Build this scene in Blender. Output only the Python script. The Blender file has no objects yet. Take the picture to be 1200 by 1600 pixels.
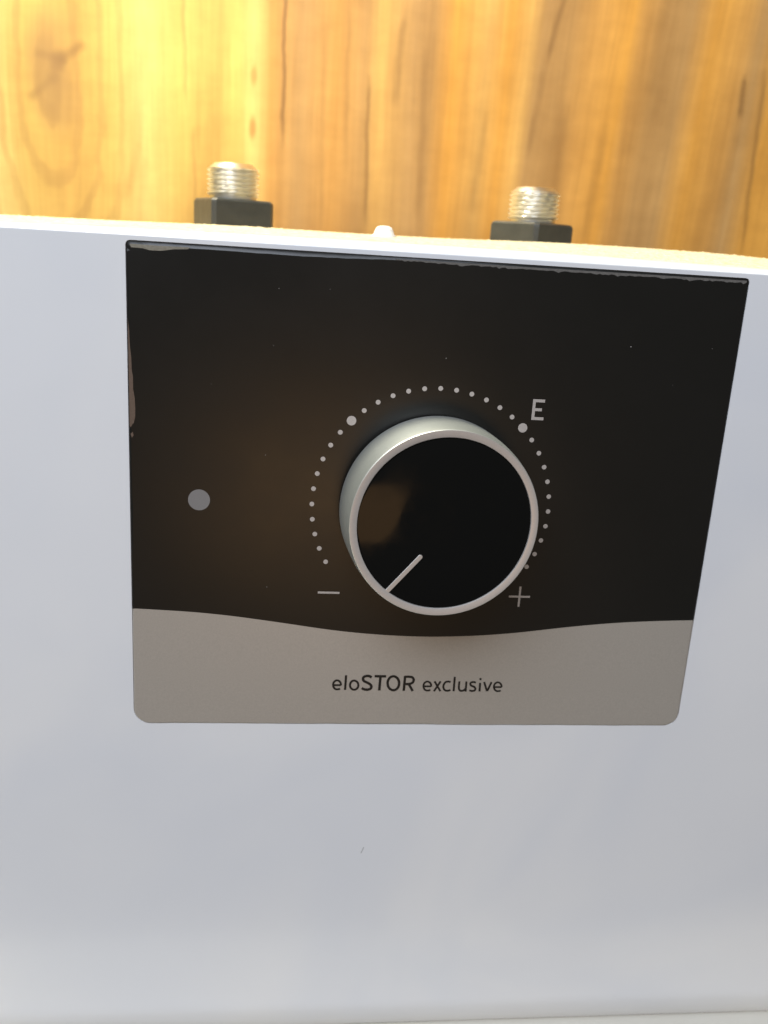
import bpy, bmesh, math, random
import numpy as np
from mathutils import Vector, Matrix
random.seed(7); rng = np.random.default_rng(7)
sc = bpy.context.scene
MM = 0.001

# ------------------------------------------------------------------ frames
# "panel frame": millimetres, origin in the middle of the control panel,
# x right, y up the (slightly leaning) front face, z out of it.
TILT = math.radians(1.5)
EX = np.array([1.0, 0, 0]); EU = np.array([0, math.sin(TILT), math.cos(TILT)])
EN = np.array([0, -math.cos(TILT), math.sin(TILT)])
def PW(x, y, z=0.0):
    v = (EX*x + EU*y + EN*z)*MM
    return Vector(v)
PM = Matrix((EX, EU, EN)).transposed()

# ------------------------------------------------------------------ camera
F_PX = 1390.0
CA = [math.radians(a) for a in (-15.8904, -5.4537, 3.3934)]
CPOS = (-33.904, 55.5486, 202.3002)
CR = (Matrix.Rotation(CA[2], 3, 'Z') @ Matrix.Rotation(CA[1], 3, 'Y') @ Matrix.Rotation(CA[0], 3, 'X'))
cam = bpy.data.cameras.new('camera'); camo = bpy.data.objects.new('camera', cam)
sc.collection.objects.link(camo); sc.camera = camo
WR = PM @ CR
camo.matrix_world = Matrix.Translation(PW(*CPOS)) @ WR.to_4x4()
cam.sensor_fit = 'VERTICAL'; cam.sensor_height = 36.0; cam.sensor_width = 27.0
cam.lens = 36.0*F_PX/1600
cam.clip_start = 0.005; cam.clip_end = 50
cam.dof.use_dof = True; cam.dof.focus_distance = 0.204; cam.dof.aperture_fstop = 19
# measuring helper: where a sight line of the calibrated photograph meets a plane of the place
def px_dir(x, y):
    d = WR @ Vector(((x-600)/F_PX, -(y-800)/F_PX, -1)); return camo.matrix_world.translation.copy(), d
def px_panel(x, y, z=0.0):
    d = CR @ Vector(((x-600)/F_PX, -(y-800)/F_PX, -1)); C = Vector(CPOS)
    t = (z-C.z)/d.z; p = C+d*t; return (p.x, p.y)
def px_back(x, y, Y):               # vertical plane at depth Y (mm) behind the front: returns X, Z in mm
    o, d = px_dir(x, y); t = (Y*MM-o.y)/d.y; p = o+d*t; return (p.x/MM, p.z/MM)

# ------------------------------------------------------------------ world, lamps, exposure
w = bpy.data.worlds.new('World'); sc.world = w; w.use_nodes = True
bg = w.node_tree.nodes['Background']; bg.inputs[0].default_value = (1.0, 0.98, 0.92, 1); bg.inputs[1].default_value = 0.12
sc.view_settings.view_transform = 'Standard'; sc.view_settings.look = 'None'
sc.view_settings.exposure = 0; sc.view_settings.gamma = 1
sc.render.engine = 'CYCLES'
def lamp(name, loc, target, power, col, size, sizey=None, shape='DISK', spread=180):
    l = bpy.data.lights.new(name, 'AREA'); l.energy = power; l.color = col; l.size = size*MM
    l.shape = shape
    if sizey: l.size_y = sizey*MM
    l.spread = math.radians(spread)
    o = bpy.data.objects.new(name, l); sc.collection.objects.link(o)
    o.location = Vector(loc)*MM
    o.rotation_euler = (Vector(target)-Vector(loc)).to_track_quat('-Z', 'Y').to_euler()
    return o
# warm counter lamp above the heater, near the wall
lamp('warm_lamp', (-125, 110, 310), (-10, 285, 110), 0.65, (1.0, 0.84, 0.47), 80)
# ceiling light, almost overhead, a little to the left
lamp('ceiling_lamp', (-240, 125, 720), (0, 0, 40), 7.2, (1.0, 0.98, 0.80), 150)
# cool window light from high up in front
lamp('window_lamp', (-300, -560, 720), (0, 0, -40), 11.5, (0.815, 0.88, 1.0), 900, 620, 'RECTANGLE')
# warm area light added low behind the camera for the brown reflections
lamp('reflection_fill', (0, -500, -112), (0, 0, -112), 0.16, (1.0, 0.55, 0.21), 225, 105, 'ELLIPSE')

# ------------------------------------------------------------------ materials
def mat(name):
    m = bpy.data.materials.new(name); m.use_nodes = True
    nt = m.node_tree; return m, nt, nt.nodes['Principled BSDF']
def setp(b, **k):
    names = {'color': 'Base Color', 'rough': 'Roughness', 'metal': 'Metallic', 'spec': 'Specular IOR Level',
             'coat': 'Coat Weight', 'coatr': 'Coat Roughness', 'sss': 'Subsurface Weight', 'ior': 'IOR'}
    for q, v in k.items():
        b.inputs[names[q]].default_value = (*v, 1) if q == 'color' else v
class G:
    """small node-graph helper"""
    def __init__(s, nt): s.nt = nt
    def n(s, t, **k):
        x = s.nt.nodes.new(t)
        for a, v in k.items(): setattr(x, a, v)
        return x
    def put(s, sock, v):
        if hasattr(v, 'is_linked') or hasattr(v, 'links'): s.nt.links.new(v, sock)
        else: sock.default_value = v
    def m(s, op, a, b=0.0, c=0.0, clamp=False):
        x = s.n('ShaderNodeMath', operation=op, use_clamp=clamp)
        s.put(x.inputs[0], a); s.put(x.inputs[1], b); s.put(x.inputs[2], c); return x.outputs[0]
    def xyz(s, x, y, z=0.0):
        c = s.n('ShaderNodeCombineXYZ'); s.put(c.inputs[0], x); s.put(c.inputs[1], y); s.put(c.inputs[2], z); return c.outputs[0]
    def noise(s, vec, scale=1.0, detail=4.0, rough=0.5, dist=0.0):
        x = s.n('ShaderNodeTexNoise'); s.put(x.inputs['Vector'], vec)
        x.inputs['Scale'].default_value = scale; x.inputs['Detail'].default_value = detail
        x.inputs['Roughness'].default_value = rough; x.inputs['Distortion'].default_value = dist
        return x.outputs['Fac']
    def smooth(s, v, a, b, o0=0.0, o1=1.0):
        x = s.n('ShaderNodeMapRange', interpolation_type='SMOOTHSTEP')
        s.put(x.inputs[0], v); x.inputs[1].default_value = a; x.inputs[2].default_value = b
        x.inputs[3].default_value = o0; x.inputs[4].default_value = o1; return x.outputs[0]
    def lin(s, v, a, b, o0=0.0, o1=1.0):
        x = s.n('ShaderNodeMapRange'); s.put(x.inputs[0], v); x.inputs[1].default_value = a; x.inputs[2].default_value = b
        x.inputs[3].default_value = o0; x.inputs[4].default_value = o1; return x.outputs[0]
    def mix(s, f, a, b, mode='MIX'):
        x = s.n('ShaderNodeMix', data_type='RGBA', blend_type=mode)
        s.put(x.inputs[0], f)
        for i, v in ((6, a), (7, b)):
            if isinstance(v, tuple): x.inputs[i].default_value = (*v, 1)
            else: s.put(x.inputs[i], v)
        return x.outputs[2]
    def bump(s, h, strength, dist):
        x = s.n('ShaderNodeBump'); x.inputs['Strength'].default_value = strength; x.inputs['Distance'].default_value = dist
        s.put(x.inputs['Height'], h); return x.outputs[0]
    def obj(s):
        return s.n('ShaderNodeTexCoord').outputs['Object']

def white_plastic():
    m, nt, b = mat('white_enamel'); g = G(nt); P = g.obj()
    setp(b, rough=0.30, spec=0.5, coat=0.25, coatr=0.12)
    n1 = g.noise(P, 13, 2, 0.45, 1.2); n2 = g.noise(P, 1500, 2, 0.5)
    c = g.mix(g.smooth(n1, 0.22, 0.78), (0.735, 0.75, 0.775), (0.81, 0.81, 0.805))
    nt.links.new(c, b.inputs['Base Color'])
    nt.links.new(g.lin(n1, 0.0, 1.0, 0.24, 0.38), b.inputs['Roughness'])
    h = g.m('ADD', g.m('MULTIPLY', g.noise(P, 17, 3, 0.45), 2.2), g.m('MULTIPLY', n2, 0.004))
    nt.links.new(g.bump(h, 0.35, 0.0006), b.inputs['Normal'])
    return m
def black_film():
    m, nt, b = mat('black_film'); g = G(nt); P = g.obj()
    setp(b, color=(0.0065, 0.0062, 0.0052), rough=0.36, spec=0.5)
    n2 = g.noise(P, 900, 2, 0.5)
    nt.links.new(g.lin(g.noise(P, 40, 4, .6), .3, .7, .29, .35), b.inputs['Roughness'])
    nt.links.new(g.bump(n2, 0.12, 0.00004), b.inputs['Normal'])
    return m
def silver_film():
    m, nt, b = mat('silver_film'); g = G(nt); P = g.obj()
    n2 = g.noise(P, 2600, 2, 0.6); n1 = g.noise(P, 30, 3, 0.5)
    c = g.mix(n2, (0.42, 0.385, 0.335), (0.53, 0.49, 0.43))
    nt.links.new(c, b.inputs['Base Color'])
    setp(b, rough=0.42, metal=0.35, spec=0.4)
    nt.links.new(g.bump(n2, 0.1, 0.00003), b.inputs['Normal'])
    return m
def print_grey():
    m, nt, b = mat('silver_print'); g = G(nt); P = g.obj()
    n2 = g.noise(P, 3000, 2, 0.6)
    nt.links.new(g.mix(n2, (0.43, 0.395, 0.365), (0.52, 0.48, 0.45)), b.inputs['Base Color'])
    setp(b, rough=0.45, metal=0.2); return m
def ink():
    m, nt, b = mat('black_ink'); g = G(nt)
    nt.links.new(g.mix(g.noise(g.obj(), 1500, 2), (0.005, 0.004, 0.003), (0.010, 0.008, 0.006)), b.inputs['Base Color'])
    setp(b, rough=0.5); return m
def satin(name, c0, c1, rough, metal):
    m, nt, b = mat(name); g = G(nt); n2 = g.noise(g.obj(), 2500, 2, 0.6)
    nt.links.new(g.mix(n2, c0, c1), b.inputs['Base Color']); setp(b, rough=rough, metal=metal)
    nt.links.new(g.bump(n2, 0.1, 0.00003), b.inputs['Normal']); return m
def gloss_black():
    m, nt, b = mat('gloss_black'); g = G(nt); P = g.obj()
    setp(b, color=(0.006, 0.006, 0.0055), rough=0.07, spec=0.13)
    sm = g.noise(P, 130, 4, 0.65)
    nt.links.new(g.lin(sm, 0.35, 0.75, 0.05, 0.16), b.inputs['Roughness'])
    nt.links.new(g.bump(g.noise(P, 60, 2, .5), 0.12, 0.0004), b.inputs['Normal']); return m
def dark_plastic():
    m, nt, b = mat('dark_moulded_plastic'); g = G(nt); P = g.obj()
    n = g.noise(P, 260, 4, 0.6)
    nt.links.new(g.mix(n, (0.028, 0.029, 0.027), (0.062, 0.062, 0.055)), b.inputs['Base Color'])
    setp(b, rough=0.36); nt.links.new(g.bump(n, 0.4, 0.0004), b.inputs['Normal']); return m
def nickel():
    m, nt, b = mat('nickel_thread'); g = G(nt); P = g.obj(); n = g.noise(P, 500, 3, 0.6)
    nt.links.new(g.mix(n, (0.80, 0.78, 0.71), (0.92, 0.90, 0.85)), b.inputs['Base Color'])
    setp(b, rough=0.30, metal=1.0); return m
def table_mat():
    m, nt, b = mat('cream_laminate'); g = G(nt); n = g.noise(g.obj(), 30, 4, 0.6)
    nt.links.new(g.mix(n, (0.66, 0.63, 0.55), (0.72, 0.69, 0.61)), b.inputs['Base Color']); setp(b, rough=0.35); return m

def foam():
    m, nt, b = mat('cream_foam'); g = G(nt); P = g.obj(); n = g.noise(P, 420, 4, 0.7)
    nt.links.new(g.mix(g.lin(n, .3, .7), (0.56, 0.46, 0.27), (0.80, 0.72, 0.50)), b.inputs['Base Color']); setp(b, rough=0.6)
    nt.links.new(g.bump(n, 0.5, 0.0004), b.inputs['Normal']); return m
WALL_Y = 285.0
def wood():
    m, nt, b = mat('wood_laminate'); g = G(nt)
    sep = g.n('ShaderNodeSeparateXYZ'); nt.links.new(g.obj(), sep.inputs[0])
    X = g.m('MULTIPLY', sep.outputs[0], 1000); Z = g.m('MULTIPLY', sep.outputs[2], 1000)
    # grain leans a little to the right of the boards' middle, and bends round the knot at the left
    kx, kz = px_back(75, 110, WALL_Y)
    wv = g.noise(g.xyz(g.m('MULTIPLY', X, 0.016), g.m('MULTIPLY', Z, 0.0035)), 1, 2, 0.4)
    lean = g.m('MULTIPLY', g.smooth(X, 20, 110), g.m('MULTIPLY', g.m('SUBTRACT', Z, 130), -0.05))
    u = g.m('ADD', X, g.m('MULTIPLY', g.m('SUBTRACT', wv, 0.5), 9))
    u = g.m('ADD', u, lean)
    dx = g.m('SUBTRACT', X, kx); dz = g.m('MULTIPLY', g.m('SUBTRACT', Z, kz), 0.33)
    r2 = g.m('ADD', g.m('MULTIPLY', dx, dx), g.m('MULTIPLY', dz, dz))
    kn = g.m('EXPONENT', g.m('MULTIPLY', r2, -1/(2*26.0**2)))
    u = g.m('SUBTRACT', u, g.m('MULTIPLY', g.m('MULTIPLY', dx, kn), 0.55))
    # colour bands across the board
    def band(pxx): return (px_back(pxx, 190, WALL_Y)[0]+230)/460
    L = (0.60, 0.345, 0.105); M_ = (0.53, 0.275, 0.075); D = (0.42, 0.235, 0.083); O = (0.62, 0.305, 0.06); P_ = (0.66, 0.41, 0.145); T = (0.45, 0.26, 0.098)
    LY = (0.66, 0.42, 0.115); PY = (0.70, 0.475, 0.16); MY = (0.58, 0.34, 0.09)
    stops = [(-60, LY), (20, PY), (60, LY), (100, MY), (150, LY), (210, PY), (275, LY), (330, MY), (375, LY), (400, PY), (428, M_), (470, T),
             (520, M_), (562, D), (590, L), (640, T), (668, D), (700, O), (752, L), (785, O), (815, L), (832, T), (870, D), (905, M_), (960, O),
             (975, M_), (1010, D), (1050, T), (1090, O), (1140, M_), (1165, T), (1200, O)]
    cr = g.n('ShaderNodeValToRGB'); nt.links.new(g.lin(u, -230, 230), cr.inputs[0])
    el = cr.color_ramp.elements
    while len(el) < len(stops): el.new(0.5)
    for e_, (p, c) in zip(el, stops): e_.position = band(p)
    for e_, (p, c) in zip(el, stops): e_.color = (*c, 1)
    col = cr.outputs[0]
    col = g.mix(g.m('MULTIPLY', kn, 0.0), col, L)
    s1 = g.noise(g.xyz(g.m('MULTIPLY', u, 0.16), g.m('MULTIPLY', Z, 0.006)), 1, 5, 0.6)
    s2 = g.noise(g.xyz(g.m('MULTIPLY', u, 0.9), g.m('MULTIPLY', Z, 0.02), 7.0), 1, 4, 0.6)
    big = g.noise(g.xyz(g.m('MULTIPLY', u, 0.03), g.m('MULTIPLY', Z, 0.012), 3.0), 1, 3, 0.5)
    v = g.m('MULTIPLY', g.lin(s1, 0.25, 0.75, 0.86, 1.12), g.lin(s2, 0.25, 0.75, 0.92, 1.07))
    rip = g.noise(g.xyz(g.m('MULTIPLY', u, 0.06), g.m('MULTIPLY', Z, 0.11), 11.0), 1, 3, 0.6)
    v = g.m('MULTIPLY', g.m('MULTIPLY', v, g.lin(big, 0.3, 0.7, 0.86, 1.12)), g.lin(rip, 0.25, 0.75, 0.93, 1.06))
    col = g.mix(1.0, col, g.xyz(v, g.m('POWER', v, 1.15), g.m('POWER', v, 1.3)), 'MULTIPLY')
    # rings round the knot
    ring = g.m('SINE', g.m('ADD', g.m('MULTIPLY', g.m('SQRT', r2), 0.62), g.m('MULTIPLY', g.noise(g.xyz(g.m('MULTIPLY', X, .03), g.m('MULTIPLY', Z, .02), 5.0), 1, 3, .6), 9)))
    rm = g.m('MULTIPLY', g.smooth(ring, 0.2, 1.0), g.m('MULTIPLY', g.smooth(r2, 3600, 100), 0.26))
    col = g.mix(rm, col, (0.30, 0.15, 0.05))
    # single dark grain lines, cracks and specks
    wob = g.m('MULTIPLY', g.m('SUBTRACT', g.noise(g.xyz(g.m('MULTIPLY', X, 0.05), g.m('MULTIPLY', Z, 0.05), 9.0), 1, 3, .6), 0.5), 3.0)
    Xw = g.m('ADD', X, wob)
    def line(p0, p1, wd, st, c=(0.17, 0.085, 0.03)):
        nonlocal col
        (x0, z0), (x1, z1) = px_back(*p0, WALL_Y), px_back(*p1, WALL_Y)
        ax, az = x1-x0, z1-z0; ll = ax*ax+az*az
        t = g.m('ADD', g.m('MULTIPLY', g.m('SUBTRACT', Xw, x0), ax/ll), g.m('MULTIPLY', g.m('SUBTRACT', Z, z0), az/ll), clamp=True)
        ddx = g.m('SUBTRACT', g.m('SUBTRACT', Xw, x0), g.m('MULTIPLY', t, ax)); ddz = g.m('SUBTRACT', g.m('SUBTRACT', Z, z0), g.m('MULTIPLY', t, az))
        d = g.m('SQRT', g.m('ADD', g.m('MULTIPLY', ddx, ddx), g.m('MULTIPLY', ddz, ddz)))
        tap = g.m('MULTIPLY', g.smooth(t, 0.0, 0.12, 0.35, 1), g.smooth(t, 1.0, 0.75, 0.0, 1))
        f = g.m('MULTIPLY', g.smooth(d, wd, 0.0), g.m('MULTIPLY', tap, st))
        col = g.mix(f, col, c)
    def spot(p, rx, rz, st, c=(0.17, 0.085, 0.03)):
        nonlocal col
        x0, z0 = px_back(*p, WALL_Y)
        a = g.m('DIVIDE', g.m('SUBTRACT', Xw, x0), rx); c2 = g.m('DIVIDE', g.m('SUBTRACT', Z, z0), rz)
        d = g.m('SQRT', g.m('ADD', g.m('MULTIPLY', a, a), g.m('MULTIPLY', c2, c2)))
        col = g.mix(g.m('MULTIPLY', g.smooth(d, 1.0, 0.25), st), col, c)
    line((447, -60), (441, 250), 1.6, 0.72)
    line((576, 120), (570, 380), 1.9, 0.55)
    line((894, -40), (850, 110), 2.6, 0.5); line((852, 100), (822, 260), 2.6, 0.32)
    line((1196, 110), (1155, 420), 2.2, 0.5)
    line((1163, 120), (1156, 190), 2.4, 0.6)
    line((632, 20), (615, 180), 3.0, 0.35); line((880, 170), (862, 360), 6.0, 0.35)
    line((286, -20), (292, 180), 1.6, 0.28); line((300, 200), (306, 330), 1.4, 0.2)
    line((214, 230), (196, 318), 3.4, 0.16)
    line((760, 180), (735, 350), 3.0, 0.22); line((945, 200), (905, 400), 4.0, 0.2)
    line((508, 40), (500, 380), 2.2, 0.2); line((545, -20), (540, 300), 2.2, 0.22)
    line((665, 80), (652, 380), 3.6, 0.3)
    line((98, 93), (50, 80), 3.4, 0.38); line((92, 95), (136, 64), 3.8, 0.46); line((96, 88), (78, 130), 5.0, 0.28); line((84, 120), (42, 158), 3.4, 0.36); line((94, 90), (88, 112), 5.0, 0.3); spot((92, 92), 5, 6, 0.4)
    spot((92, 152), 15, 24, 0.5, (0.33, 0.19, 0.075)); spot((80, 62), 18, 26, 0.35, (0.38, 0.22, 0.085)); spot((70, 110), 13, 30, 0.4, (0.33, 0.19, 0.075))
    spot((398, 118), 2.2, 7, 0.5, (0.36, 0.15, 0.03)); spot((394, 200), 2.6, 8, 0.65, (0.36, 0.14, 0.03))
    nt.links.new(col, b.inputs['Base Color'])
    setp(b, rough=0.42, spec=0.35)
    nt.links.new(g.bump(s2, 0.15, 0.0003), b.inputs['Normal'])
    return m

MW, MB, MS, MP, MI = white_plastic(), black_film(), silver_film(), print_grey(), ink()
MKN = satin('satin_silver_paint', (0.70, 0.71, 0.655), (0.80, 0.81, 0.75), 0.42, 0.85)
MKF = satin('brushed_ring_face', (0.58, 0.55, 0.515), (0.68, 0.645, 0.61), 0.42, 0.5)
MG, MD, MN, MT, MWO = gloss_black(), dark_plastic(), nickel(), table_mat(), wood()
MFO = foam(); MGS = satin('grey_painted_glint', (0.075, 0.07, 0.065), (0.19, 0.18, 0.165), 0.45, 0.0); MGL = satin('brown_painted_glint', (0.10, 0.066, 0.046), (0.17, 0.12, 0.09), 0.4, 0.0); MGT = satin('pale_painted_glint', (0.16, 0.14, 0.10), (0.34, 0.31, 0.25), 0.3, 0.0); MSC = satin('grey_scuff', (0.30, 0.30, 0.30), (0.42, 0.42, 0.42), 0.6, 0.0); MLED = satin('frosted_lens', (0.20, 0.19, 0.185), (0.23, 0.22, 0.21), 0.45, 0.0)

# ------------------------------------------------------------------ object helpers
C = sc.collection
def obj(name, verts, faces, mats, parent=None, smooth=35, midx=None):
    me = bpy.data.meshes.new(name); me.from_pydata([tuple(v) for v in verts], [], faces)
    for m in (mats if isinstance(mats, (list, tuple)) else [mats]): me.materials.append(m)
    if midx is not None: me.polygons.foreach_set('material_index', midx)
    bm = bmesh.new(); bm.from_mesh(me); bmesh.ops.recalc_face_normals(bm, faces=bm.faces); bm.to_mesh(me); bm.free()
    if smooth:
        me.polygons.foreach_set('use_smooth', [True]*len(me.polygons)); me.set_sharp_from_angle(angle=math.radians(smooth))
    me.update()
    o = bpy.data.objects.new(name, me); C.objects.link(o)
    if parent: o.parent = parent
    return o
def loops_faces(n, k, start=0, closed=True):
    f = []
    for a in range(k-1):
        for i in range(n if closed else n-1):
            j = (i+1) % n
            f.append((start+a*n+i, start+a*n+j, start+(a+1)*n+j, start+(a+1)*n+i))
    return f

root = bpy.data.objects.new('water_heater', None); C.objects.link(root); root.empty_display_size = 0.05
root.location = (0, 0.12, -0.158)
root['label'] = 'white water heater with black panel, silver dial knob and two threaded pipe ends on top'
root['category'] = 'water heater'
bpy.context.view_layer.update()
RI = Matrix.Translation(-root.location)
def part(name, pts_world, faces, mats, parent=None, **k):
    """pts in world metres; parts sit under the heater's empty, sub-parts under their part (whose own matrix is identity)"""
    off = root.location
    return obj(name, [Vector(p)-off for p in pts_world], faces, mats, parent or root, **k)

# ------------------------------------------------------------------ outlines
def rr_ray(ang, cx, cy, x0, x1, y0, y1, rb, rt):
    """distance from (cx,cy) along ang to a rounded rectangle (bottom radius rb, top radius rt)"""
    c, s = math.cos(ang), math.sin(ang)
    def inside(d):
        x, y = cx+c*d, cy+s*d
        if x < x0 or x > x1 or y < y0 or y > y1: return False
        for (qx, sx) in ((x0, 1), (x1, -1)):
            for (qy, sy, r) in ((y0, 1, rb), (y1, -1, rt)):
                if r <= 0: continue
                ox, oy = qx+sx*r, qy+sy*r
                if (x-ox)*sx < 0 and (y-oy)*sy < 0 and (x-ox)**2+(y-oy)**2 > r*r: return False
        return True
    a, b_ = 0.0, 600.0
    for _ in range(46):
        m_ = (a+b_)/2
        if inside(m_): a = m_
        else: b_ = m_
    return a
HP = 114.443/2
PCX, PCY = 0.0, 0.0
WAVE = [(-70.1, -26.79), (-56.02, -27.42), (-46.9, -28.23), (-34.57, -29.83), (-25.18, -31.2), (-18.86, -31.95), (-12.52, -32.45), (-6.13, -32.8), (0.29, -32.93), (3.51, -32.9),
        (13.2, -32.5), (22.93, -31.62), (30.71, -30.55), (38.53, -29.45), (49.07, -28.3), (59.08, -27.62), (69.9, -27.15)]
def wave_y(x):
    xs = [p[0] for p in WAVE]; ys = [p[1] for p in WAVE]
    # smoothed interpolation
    return float(np.mean([np.interp(x+d, xs, ys) for d in np.linspace(-4, 4, 17)]))
angs = list(np.linspace(0, 2*math.pi, 420, endpoint=False))
for (x, y) in ((70, HP), (-70, HP), (-70, -HP), (70, -HP)):
    a0 = math.atan2(y, x) % (2*math.pi)
    angs += list(a0+np.linspace(-0.075, 0.075, 41))
wl = math.atan2(wave_y(-69.6), -69.6) % (2*math.pi); wr_ = math.atan2(wave_y(69.6), 69.6) % (2*math.pi)
angs = [a for a in angs if abs(a-wl) > 0.004 and abs(a-wr_) > 0.004]+[wl, wr_]
oa = [math.atan2(y, x) % (2*math.pi) for x in (-128, 128) for y in (-145.6, 58.2)]
for a0 in oa: angs += list(a0+np.linspace(-0.06, 0.06, 13))
angs = sorted({round(a % (2*math.pi), 5) for a in angs}); N = len(angs)
def outline(grow, rb=3.9, rt=0.9):
    out = []
    for a in angs:
        d = rr_ray(a, 0, 0, -70-grow, 70+grow, -HP-grow, HP+grow, max(rb+grow, .2), max(rt+grow, .2))
        out.append((math.cos(a)*d, math.sin(a)*d))
    return out

# ------------------------------------------------------------------ white cover
ZF = -0.22                                  # the panel film stands a little proud of the front
TOPY, BOT = 58.25, -145.6
def crown(x): return -0.9*(x/100)**2
def build_cover():
    V = []; loops = []
    def add(l): loops.append(l)
    o1 = outline(0.10); o2 = outline(0.16)
    add([(x*.5, y*.5, -0.9) for x, y in o1])
    add([(x, y, -0.9) for x, y in o1])
    add([(x, y, ZF-0.13) for x, y in o1])
    add([(x+(X-x)*.35, y+(Y-y)*.35, ZF-0.035) for (x, y), (X, Y) in zip(o1, o2)])
    add([(x, y, ZF) for x, y in o2])
    def rect(x, y0, y1, r):
        return [(math.cos(a)*d, math.sin(a)*d) for a in angs for d in [rr_ray(a, 0, 0, -x, x, y0, y1, r, r)]]
    inner = rect(128, BOT, TOPY, 8)
    o3 = outline(0.85); add([(x, y, ZF) for x, y in o3])
    near = [(X+(x-X)*.02, Y+(y-Y)*.02) for (x, y), (X, Y) in zip(o3, inner)]
    add([(x, y, ZF) for x, y in near])
    # outer box reached through an elliptical edge: shallow at the top, round at the sides and the bottom
    ox, oy0, oy1 = 139.0, BOT-14.5, TOPY+2.15
    for k in range(0, 15):
        t = math.pi/2*k/14; tb = 0.20+(math.pi/2-0.20)*k/14; sb = (math.sin(tb)-math.sin(.2))/(1-math.sin(.2)); cb = (math.cos(.2)-math.cos(tb))/math.cos(.2)
        l = []
        for (x, y) in inner:
            fx = max(0.0, (abs(x)-120)/8)*(1 if x > 0 else -1); fx = max(-1, min(1, fx))
            ft = max(0.0, min(1.0, (y-(TOPY-8))/8)); fb = max(0.0, min(1.0, ((BOT+8)-y)/8))
            dep = 12.0*max(abs(fx), fb)+9.0*ft*(1-abs(fx))
            dep = max(dep, 9.0)
            l.append((x+fx*(ox-128)*math.sin(t), y+ft*(2.15+crown(x))*math.sin(t)-fb*14.5*sb, ZF-dep*((1-fb)*(1-math.cos(t))+fb*cb)))
        add(l)
    last = loops[-1]
    for zd in (-30, -120, -245):
        add([(x, y, zd) for x, y, z in last])
    for (x, y, z) in [p for l in loops for p in l]:
        V.append(PW(x, y, z))
    # the deeper loops run level, not along the leaning front
    n0 = (len(loops)-3)*N
    for i in range(N):
        base = V[n0-N+i]
        for q, zd in enumerate((30, 120, 245)):
            V[n0+q*N+i] = Vector((base.x, zd*MM, base.z))
    F = loops_faces(N, len(loops))
    F.append(tuple(range(N))); F.append(tuple(range((len(loops)-1)*N, len(loops)*N)))
    return part('cover', V, F, MW, smooth=40)
cover = build_cover()

# ------------------------------------------------------------------ control panel: black film above the wave, silver band below
def build_panel():
    nz = np.convolve(rng.normal(size=N+40), np.ones(7)/7, 'same')[:N]
    nz2 = np.convolve(rng.normal(size=N+120), np.ones(31)/31, 'same')[:N]
    top_w = []
    for i, a in enumerate(angs):
        s, c = math.sin(a), math.cos(a)
        y = s
        base = 0.42+0.16*nz[i]+0.55*nz2[i]
        d = outline0[i]
        if d[1] > HP-1.5: base += 0.38
        if d[0] < -69 and d[1] < -27: base = 0.3+0.12*nz[i]
        top_w.append(max(0.18, base))
    def ins(i, w):
        a = angs[i]; d = rr_ray(a, 0, 0, -70+w, 70-w, -HP+w, HP-w, 3.9-w, max(0.2, 0.9-w))
        return (math.cos(a)*d, math.sin(a)*d)
    ring0 = [ins(i, top_w[i]) for i in range(N)]
    ring1 = [ins(i, top_w[i]*0.45) for i in range(N)]
    il, ir = angs.index(round(wl, 5)), angs.index(round(wr_, 5))
    def seg(idx, name, m, parent, wave_pts):
        k = len(idx); V = []
        for i in idx: V.append(PW(*ring0[i], 0.0))
        for i in idx: V.append(PW(*ring1[i], -(0.05+0.03*nz2[i]+(0.17 if outline0[i][1] > HP-1.6 else 0))))
        for i in idx: V.append(PW(*outline0[i], -0.26))
        for i in idx: V.append(PW(*outline0[i], -0.88))
        F = loops_faces(k, 4, closed=False)
        w0 = len(V)
        for (x, y) in wave_pts: V.append(PW(x, y, 0.0))
        F.append(tuple(range(k))+tuple(range(w0, w0+len(wave_pts))))
        o = part(name, V, F, m, parent, smooth=50)
        for pl in o.data.polygons:                       # the big printed face is dead flat
            if len(pl.vertices) > 4: pl.use_smooth = False
        return o
    xs = np.linspace(-69.2, 69.2, 90)
    up = [(i % N) for i in range(ir, ir+((il-ir) % N)+1)]         # ccw: right -> top -> left
    dn = [(i % N) for i in range(il, il+((ir-il) % N)+1)]
    pan = seg(up, 'control_panel', MB, None, [(x, wave_y(x)) for x in xs])
    band = seg(dn, 'silver_band', MS, pan, [(x, wave_y(x)) for x in xs[::-1]])
    return pan, band
outline0 = outline(0.0)
panel, band = build_panel()

# ------------------------------------------------------------------ printed marks
ZP = 0.035
def flat(name, poly, m, z=ZP, t=0.03, parent=None, label=None):
    n = len(poly)
    V = [PW(x, y, z) for x, y in poly]+[PW(x, y, z-t) for x, y in poly]
    F = [tuple(range(n))]+[(i, (i+1) % n, n+(i+1) % n, n+i) for i in range(n)]
    o = part(name, V, F, m, parent or panel, smooth=0)
    if label: o['label'] = label
    return o
def disc(cx, cy, r, n=28): return [(cx+r*math.cos(2*math.pi*i/n), cy+r*math.sin(2*math.pi*i/n)) for i in range(n)]
DCX, DCY, DR = 0.15, 0.355, 28.494
for k in range(33):
    a = math.radians(210-7.5*k); big = k in (10, 22)
    flat('scale_dot', disc(DCX+DR*math.cos(a), DCY+DR*math.sin(a), 1.1 if big else 0.56, 28 if big else 18), MP,
         label='larger dot of the dial scale' if big else None)
def box_poly(pts): return pts
flat('minus_sign', [(-26.1, -22.02), (-20.85, -22.02), (-20.85, -21.52), (-26.1, -21.52)], MP)
px0, py0, h, q = 23.83, -21.76, 2.66, 0.25
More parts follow.
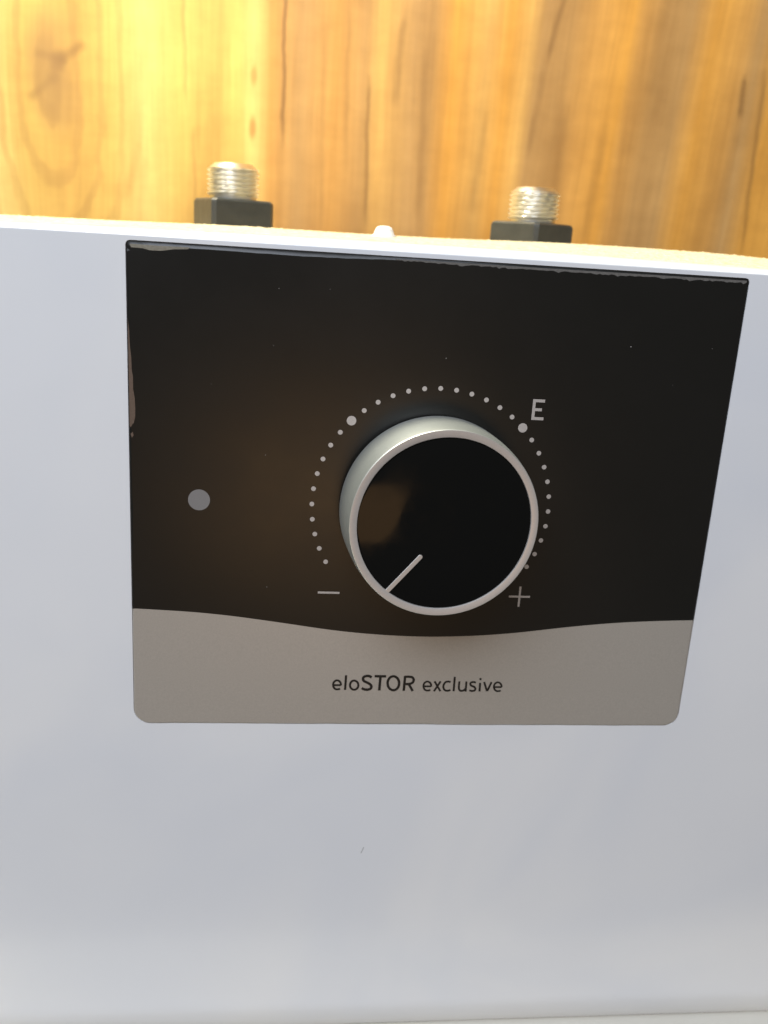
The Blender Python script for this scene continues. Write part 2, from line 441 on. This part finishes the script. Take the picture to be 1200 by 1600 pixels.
flat('plus_sign', [(px0-q, py0-h), (px0+q, py0-h), (px0+q, py0-q), (px0+h, py0-q), (px0+h, py0+q), (px0+q, py0+q), (px0+q, py0+h), (px0-q, py0+h), (px0-q, py0+q), (px0-h, py0+q), (px0-h, py0-q), (px0-q, py0-q)], MP)
ex, ey, ew, eh, es = 22.12, 22.5, 2.9, 4.86, 0.68
flat('letter_e', [(ex, ey), (ex+ew, ey), (ex+ew, ey+es), (ex+es, ey+es), (ex+es, ey+2.1), (ex+2.3, ey+2.1), (ex+2.3, ey+2.1+es), (ex+es, ey+2.1+es), (ex+es, ey+eh-es), (ex+ew-.05, ey+eh-es), (ex+ew-.05, ey+eh), (ex, ey+eh)], MP)
led = flat('indicator_light', disc(-54.44, 0.48, 2.5, 48), MLED, z=0.05)

# reflections along the film's left and top edges, painted as flat coloured strips
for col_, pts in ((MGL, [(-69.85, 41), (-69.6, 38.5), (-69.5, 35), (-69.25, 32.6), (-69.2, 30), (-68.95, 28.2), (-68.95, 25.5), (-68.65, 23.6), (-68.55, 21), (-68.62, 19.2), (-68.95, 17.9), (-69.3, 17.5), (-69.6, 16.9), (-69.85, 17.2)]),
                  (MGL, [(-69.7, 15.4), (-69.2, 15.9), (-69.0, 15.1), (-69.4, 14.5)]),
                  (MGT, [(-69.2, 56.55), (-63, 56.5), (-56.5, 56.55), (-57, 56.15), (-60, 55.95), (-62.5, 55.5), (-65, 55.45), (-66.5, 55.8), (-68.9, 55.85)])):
    flat('painted_edge_glint', pts, col_, z=0.03, t=0.03)
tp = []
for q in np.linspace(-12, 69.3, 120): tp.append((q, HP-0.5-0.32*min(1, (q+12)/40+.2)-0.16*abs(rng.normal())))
flat('painted_edge_glint', [(69.3, HP-.42), (-12, HP-.42)]+tp, MGS, z=0.02, t=0.02)  # grey reflection of the rolled top edge, painted as a jagged strip
# lettering on the silver band: each letter a set of pen strokes
def arc(cx, cy, rx, ry, a0, a1, n=22):
    return [(cx+rx*math.cos(math.radians(a0+(a1-a0)*i/n)), cy-ry*math.sin(math.radians(a0+(a1-a0)*i/n))) for i in range(n+1)]
def spl(pts, n=10):
    P = [pts[0]]+list(pts)+[pts[-1]]; out = []
    for i in range(1, len(P)-2):
        p0, p1, p2, p3 = [np.array(q, float) for q in P[i-1:i+3]]
        for t in np.linspace(0, 1, n, endpoint=False):
            out.append(tuple(0.5*((2*p1)+(-p0+p2)*t+(2*p0-5*p1+4*p2-p3)*t*t+(-p0+3*p1-3*p2+p3)*t**3)))
    return out+[tuple(pts[-1])]
def glyph_e(x0, x1, y0, y1):
    cx, cy = (x0+x1)/2, (y0+y1)/2; rx, ry = (x1-x0)/2, (y1-y0)/2
    my = cy+ry*.06
    return [[(x0+3, my), (x1-2, my)], arc(cx, cy, rx, ry, -6, 262, 34)+[(cx+rx*.35, y1-2), (x1-rx*.22, y1-ry*.16)]]
GL1 = [(glyph_e(84, 182, 184, 297), 20), ([[(246, 120), (233, 303)]], 22), ([arc(347, 244, 52, 57, 0, 360, 36)], 21),
       ([spl([(565, 148), (540, 132), (505, 129), (470, 140), (458, 165), (470, 192), (510, 212), (548, 235), (562, 263), (548, 289), (510, 300), (470, 295), (442, 280)])], 26),
       ([[(603, 132), (747, 134)], [(676, 140), (660, 310)]], 26), ([arc(837, 220, 72, 87, 0, 360, 44)], 25),
       ([[(984, 130), (966, 315)], spl([(980, 140), (1035, 139), (1072, 146), (1090, 170), (1085, 200), (1060, 222), (1020, 230), (974, 230)]), [(1030, 232), (1078, 317)]], 25)]
GL2 = [(glyph_e(93, 191, 199, 312), 19), ([[(232, 196), (304, 320)], [(308, 196), (224, 320)]], 20), ([spl([(432, 207), (405, 199), (372, 205), (350, 232), (342, 262), (350, 295), (375, 312), (405, 312), (430, 303)])], 20),
       ([[(485, 140), (470, 320)]], 21), ([spl([(543, 197), (537, 250), (537, 290), (555, 313), (585, 313), (612, 297), (618, 280)]), [(630, 198), (620, 324)]], 20),
       ([spl([(748, 212), (720, 205), (690, 210), (679, 230), (692, 250), (725, 265), (742, 287), (730, 311), (700, 317), (666, 308)])], 20),
       ([[(802, 215), (793, 323)]], 21), ([arc(806, 168, 7, 7, 0, 360, 16)], 13), ([[(852, 204), (886, 318)], [(944, 206), (890, 318)]], 20), (glyph_e(974, 1070, 209, 320), 19)]
def lettering(glyphs, ox, oy, name, label):
    V = []; F = []
    lay = 0
    for strokes, wd in glyphs:
        for st in strokes:
            lay += 1
            z = 0.03+0.004*(lay % 3)
            p = [px_panel(ox+x/8, oy+y/8) for x, y in st]
            hw = wd/8*0.15/2*1.38
            closed = (abs(p[0][0]-p[-1][0])+abs(p[0][1]-p[-1][1])) < 1e-6
            n = len(p); s0 = len(V)
            for i in range(n):
                if closed: a, b_ = p[(i-1) % (n-1)], p[(i+1) % (n-1)]
                else: a, b_ = p[max(0, i-1)], p[min(n-1, i+1)]
                tx, ty = b_[0]-a[0], b_[1]-a[1]; l = math.hypot(tx, ty) or 1
                nx, ny = -ty/l*hw, tx/l*hw
                V += [PW(p[i][0]+nx, p[i][1]+ny, z), PW(p[i][0]-nx, p[i][1]-ny, z), PW(p[i][0]+nx, p[i][1]+ny, 0.004), PW(p[i][0]-nx, p[i][1]-ny, 0.004)]
            for i in range(n-1):
                a = s0+4*i; b_ = a+4
                F += [(a, a+1, b_+1, b_), (a, b_, b_+2, a+2), (a+1, a+3, b_+3, b_+1)]
            if not closed:
                e = s0+4*(n-1); F += [(s0, s0+2, s0+3, s0+1), (e, e+1, e+3, e+2)]
    o = part(name, V, F, MI, panel, smooth=0); o['label'] = label
    return o
lettering(GL1, 510, 1040, 'lettering', 'black lettering with three small and four capital letters')
lettering(GL2, 650, 1040, 'lettering', 'black lettering in small letters only')

# ------------------------------------------------------------------ dial knob (sits a few degrees askew on its spindle)
KM = Matrix.Translation(PW(0.2, 0.35, 0)) @ PM.to_4x4() @ Matrix.Rotation(math.radians(3.6), 4, 'Y')
def KW(x, y, z): return KM @ (Vector((x, y, z))*MM)
def lathe(prof, n=160):
    V = [KW(r*math.cos(2*math.pi*i/n), r*math.sin(2*math.pi*i/n), z) for r, z in prof for i in range(n)]
    return V, loops_faces(n, len(prof)), n
prof = [(20.5, -0.3), (20.5, 0.9), (22.15, 0.9), (22.3, 1.1), (22.29, 4), (22.25, 7), (22.15, 9.5), (22.0, 11.5), (21.8, 13.2), (21.7, 13.95), (21.63, 14.35), (21.5, 14.5), (20.02, 14.5), (19.93, 14.46), (19.9, 14.4), (19.88, 13.5)]
V, F, n_ = lathe(prof)
mi = [0 if f[0]//n_ < 11 else 1 for f in F]
knob = part('dial_knob', V, F, [MKN, MKF], smooth=28, midx=mi)
V, F, n_ = lathe([(0.01, 14.28), (10, 14.27), (19.4, 14.24), (19.75, 14.18), (19.87, 14.0), (19.87, 13.6)])
F.append(tuple(range(n_)))
part('knob_face', V, F, MG, knob, smooth=30)
fc = px_panel(694, 815.8, 14.5)
t0 = px_panel(654.5, 865.0, 14.5); t1 = px_panel(600.8, 918.8, 14.5)
k0 = Vector((t0[0]-fc[0], t0[1]-fc[1])); k1 = Vector((t1[0]-fc[0], t1[1]-fc[1])); dk = (k1-k0).normalized(); nk = Vector((-dk.y, dk.x))
k1 = k0+dk*(k1-k0).length
hw = 0.52
poly = [k1+nk*hw+dk*.35, k0+nk*hw]+[k0+(nk*math.cos(t)-dk*math.sin(t))*hw for t in np.linspace(0.25, math.pi-.25, 9)]+[k0-nk*hw, k1-nk*hw+dk*.35]
inner = [k1+nk*(hw-.06)+dk*.35, k0+nk*(hw-.06)]+[k0+(nk*math.cos(t)-dk*math.sin(t))*(hw-.06) for t in np.linspace(0.25, math.pi-.25, 9)]+[k0-nk*(hw-.06), k1-nk*(hw-.06)+dk*.35]
n_ = len(poly)
V = [KW(p.x, p.y, 14.2) for p in poly]+[KW(p.x, p.y, 14.42) for p in poly]+[KW(p.x, p.y, 14.49) for p in inner]
F = loops_faces(n_, 3)+[tuple(range(2*n_, 3*n_))]
part('pointer_line', V, F, MKF, knob, smooth=25)

# ------------------------------------------------------------------ pipe ends on top
NUT_Y = 125.0
def pipe_end(px_c, px_base, rot, px_top, dim=1.0):
    X, Zb = px_back(px_c, px_base, NUT_Y)
    Xt, Zt = px_back(px_c, px_top, NUT_Y)
    c = Vector((X, NUT_Y, Zb-1.2))
    def W(x, y, z): return (c+Vector((x, y, z)))*MM
    # square collar with chamfered upright corners and softened top edges
    s, ch = 10.85, 1.3
    base = [(s-ch, -s), (s, -s+ch), (s, s-ch), (s-ch, s), (-s+ch, s), (-s, s-ch), (-s, -s+ch), (-s+ch, -s)]
    hN = Zt-Zb+1.2
    return c, W, base, hN, rot
def build_pipe(px_c, px_base, rot, px_nut, px_pipe, label):
    c, W, base, hN, _ = pipe_end(px_c, px_base, rot, px_nut)
    ca, sa = math.cos(rot), math.sin(rot)
    V = []
    lv = [(1, -3), (1, hN-1.5), (0.985, hN-0.7), (0.94, hN-0.15), (0.88, hN)]
    for k, z in lv:
        for x, y in base: V.append(W((x*ca-y*sa)*k, (x*sa+y*ca)*k, z))
    F = loops_faces(8, len(lv))+[tuple(range(8*(len(lv)-1), 8*len(lv)))]
    # threaded pipe: a true helix
    _, Zp = px_back(px_c, px_pipe, NUT_Y); hp = Zp-c.z
    n, rows = 56, 120; R0, pitch, dep = 8.75, 1.5, 0.95
    PV = []
    zs = np.linspace(hN-0.5, hp, rows)
    for z in zs:
        for i in range(n):
            ph = ((z/pitch)-i/n) % 1.0
            tri = 1-abs(2*ph-1)
            r = R0-dep*(1-min(1.0, tri*1.5))
            if z < hN+1.1: r = R0-dep*0.9
            if z > hp-1.6: r = min(r, R0-0.35-(z-(hp-1.6))*1.25)
            a = 2*math.pi*i/n; PV.append(W(r*math.cos(a), r*math.sin(a), z))
    for r, z in ((6.2, hp), (5.9, hp-0.3), (5.9, hp-8)):
        for i in range(n):
            a = 2*math.pi*i/n; PV.append(W(r*math.cos(a), r*math.sin(a), z))
    PF = loops_faces(n, rows+3)
    pipe = part('threaded_pipe', PV, PF, MN, smooth=45); pipe['label'] = label
    part('square_collar', V, F, MD, pipe, smooth=25)
    return pipe
build_pipe(364, 355.5, math.radians(45-21.8), 312, 256.5, 'nickel pipe end nearer the panel\'s left corner')
build_pipe(828.5, 377.5, math.radians(45-8.0), 348, 293.5, 'nickel pipe end above the middle of the panel\'s right half')
# cream foam of the tank, crumbly on top, rising behind the white front cover up to the pipe ends
from mathutils import noise as mnoise
SIL = [px_back(x, y, NUT_Y) for x, y in ((-400, 320), (0, 336), (200, 346.5), (365, 353.5), (500, 362.3), (600, 368.5), (700, 373.5), (828, 378.2), (930, 384), (1050, 392.5), (1200, 410), (1500, 446))]
SX, SZ = [p[0] for p in SIL], [p[1] for p in SIL]
V = []; F = []
gx = np.concatenate([np.arange(-132, 132.1, 0.66)]); gy = np.concatenate([np.arange(9.3, 40, 1.2), np.arange(40, 150, 1.6), np.arange(150, 246, 6)])
for y in gy:
    t = min(1.0, (y-9.3)/95.0); t = t*(2-t)
    for x in gx:
        lo = 60.0+crown(x)+0.5
        z = lo-0.6+(np.interp(x, SX, SZ)-lo+0.6)*t-(0.02*max(0, y-140))
        q = mnoise.fractal(Vector((x*0.8, y*0.8, 0.3)), 0.9, 2.0, 3)
        z += 0.20*q+0.5*max(0.0, mnoise.noise(Vector((x*.45, y*.45, 4.0)))-0.36)*(0.3+t)
        V.append(Vector((x, y, z))*MM)
nx_ = len(gx)
for a in range(len(gy)-1):
    for b_ in range(nx_-1): F.append((a*nx_+b_, a*nx_+b_+1, (a+1)*nx_+b_+1, (a+1)*nx_+b_))
part('foam_top', V, F, MFO, smooth=0)
# small white cap between them
X, Z = px_back(600, 364.5, 60)
prof = [(3.6, -3.0), (3.5, -0.6), (2.9, -0.2), (2.55, 0.9), (2.1, 1.6), (1.3, 1.95), (0.02, 2.05)]
n = 40
V = [Vector((X+r*math.cos(2*math.pi*i/n), 60+r*math.sin(2*math.pi*i/n), Z+z))*MM for r, z in prof for i in range(n)]
part('screw_cap', V, loops_faces(n, len(prof)), MW, smooth=60)

# ------------------------------------------------------------------ specks of dust on the panel and the knob
V = []; F = []
for (x, y, s) in ((436, 451, .15), (516, 452, .13), (427, 540, .13), (986, 542, .18), (1113, 545, .15), (415, 711, .18), (417, 917, .13), (697, 560, .18), (1051, 602, .09), (330, 600, .09)):
    cx, cy = px_panel(x, y); s *= 0.6; r0 = random.random()*3; s0 = len(V)
    for k in range(5):
        rr = s*(0.5+0.7*random.random()); V.append(PW(cx+rr*math.cos(r0+k*1.257), cy+rr*math.sin(r0+k*1.257)*1.5, 0.0))
    V.append(PW(cx, cy, 0.1)); F += [(s0+k, s0+(k+1) % 5, s0+5) for k in range(5)]
dust = part('dust', V, F, MP, panel, smooth=0); dust['kind'] = 'stuff'

a, b_ = px_panel(564, 1333, ZF), px_panel(568, 1324, ZF)
flat('scuff_mark', [(a[0]-.12, a[1]), (a[0]+.1, a[1]), (b_[0]+.16, b_[1]), (b_[0]-.05, b_[1]+.1)], MSC, z=ZF+0.02, t=0.015, parent=cover)
# ------------------------------------------------------------------ setting: wooden wall behind, table below
def setting(name, verts, faces, m):
    o = obj(name, verts, faces, m, None, smooth=0); o['kind'] = 'structure'; return o
def slab(name, x0, x1, y0, y1, z0, z1, m):
    v = [(x*MM, y*MM, z*MM) for z in (z0, z1) for x, y in ((x0, y0), (x1, y0), (x1, y1), (x0, y1))]
    return setting(name, v, [(0, 1, 2, 3), (4, 5, 6, 7), (0, 1, 5, 4), (1, 2, 6, 5), (2, 3, 7, 6), (3, 0, 4, 7)], m)
slab('wall', -900, 900, WALL_Y, WALL_Y+18, -156, 700, MWO)
slab('tabletop', -900, 900, -46, WALL_Y-1, -196, -156.2, MT)
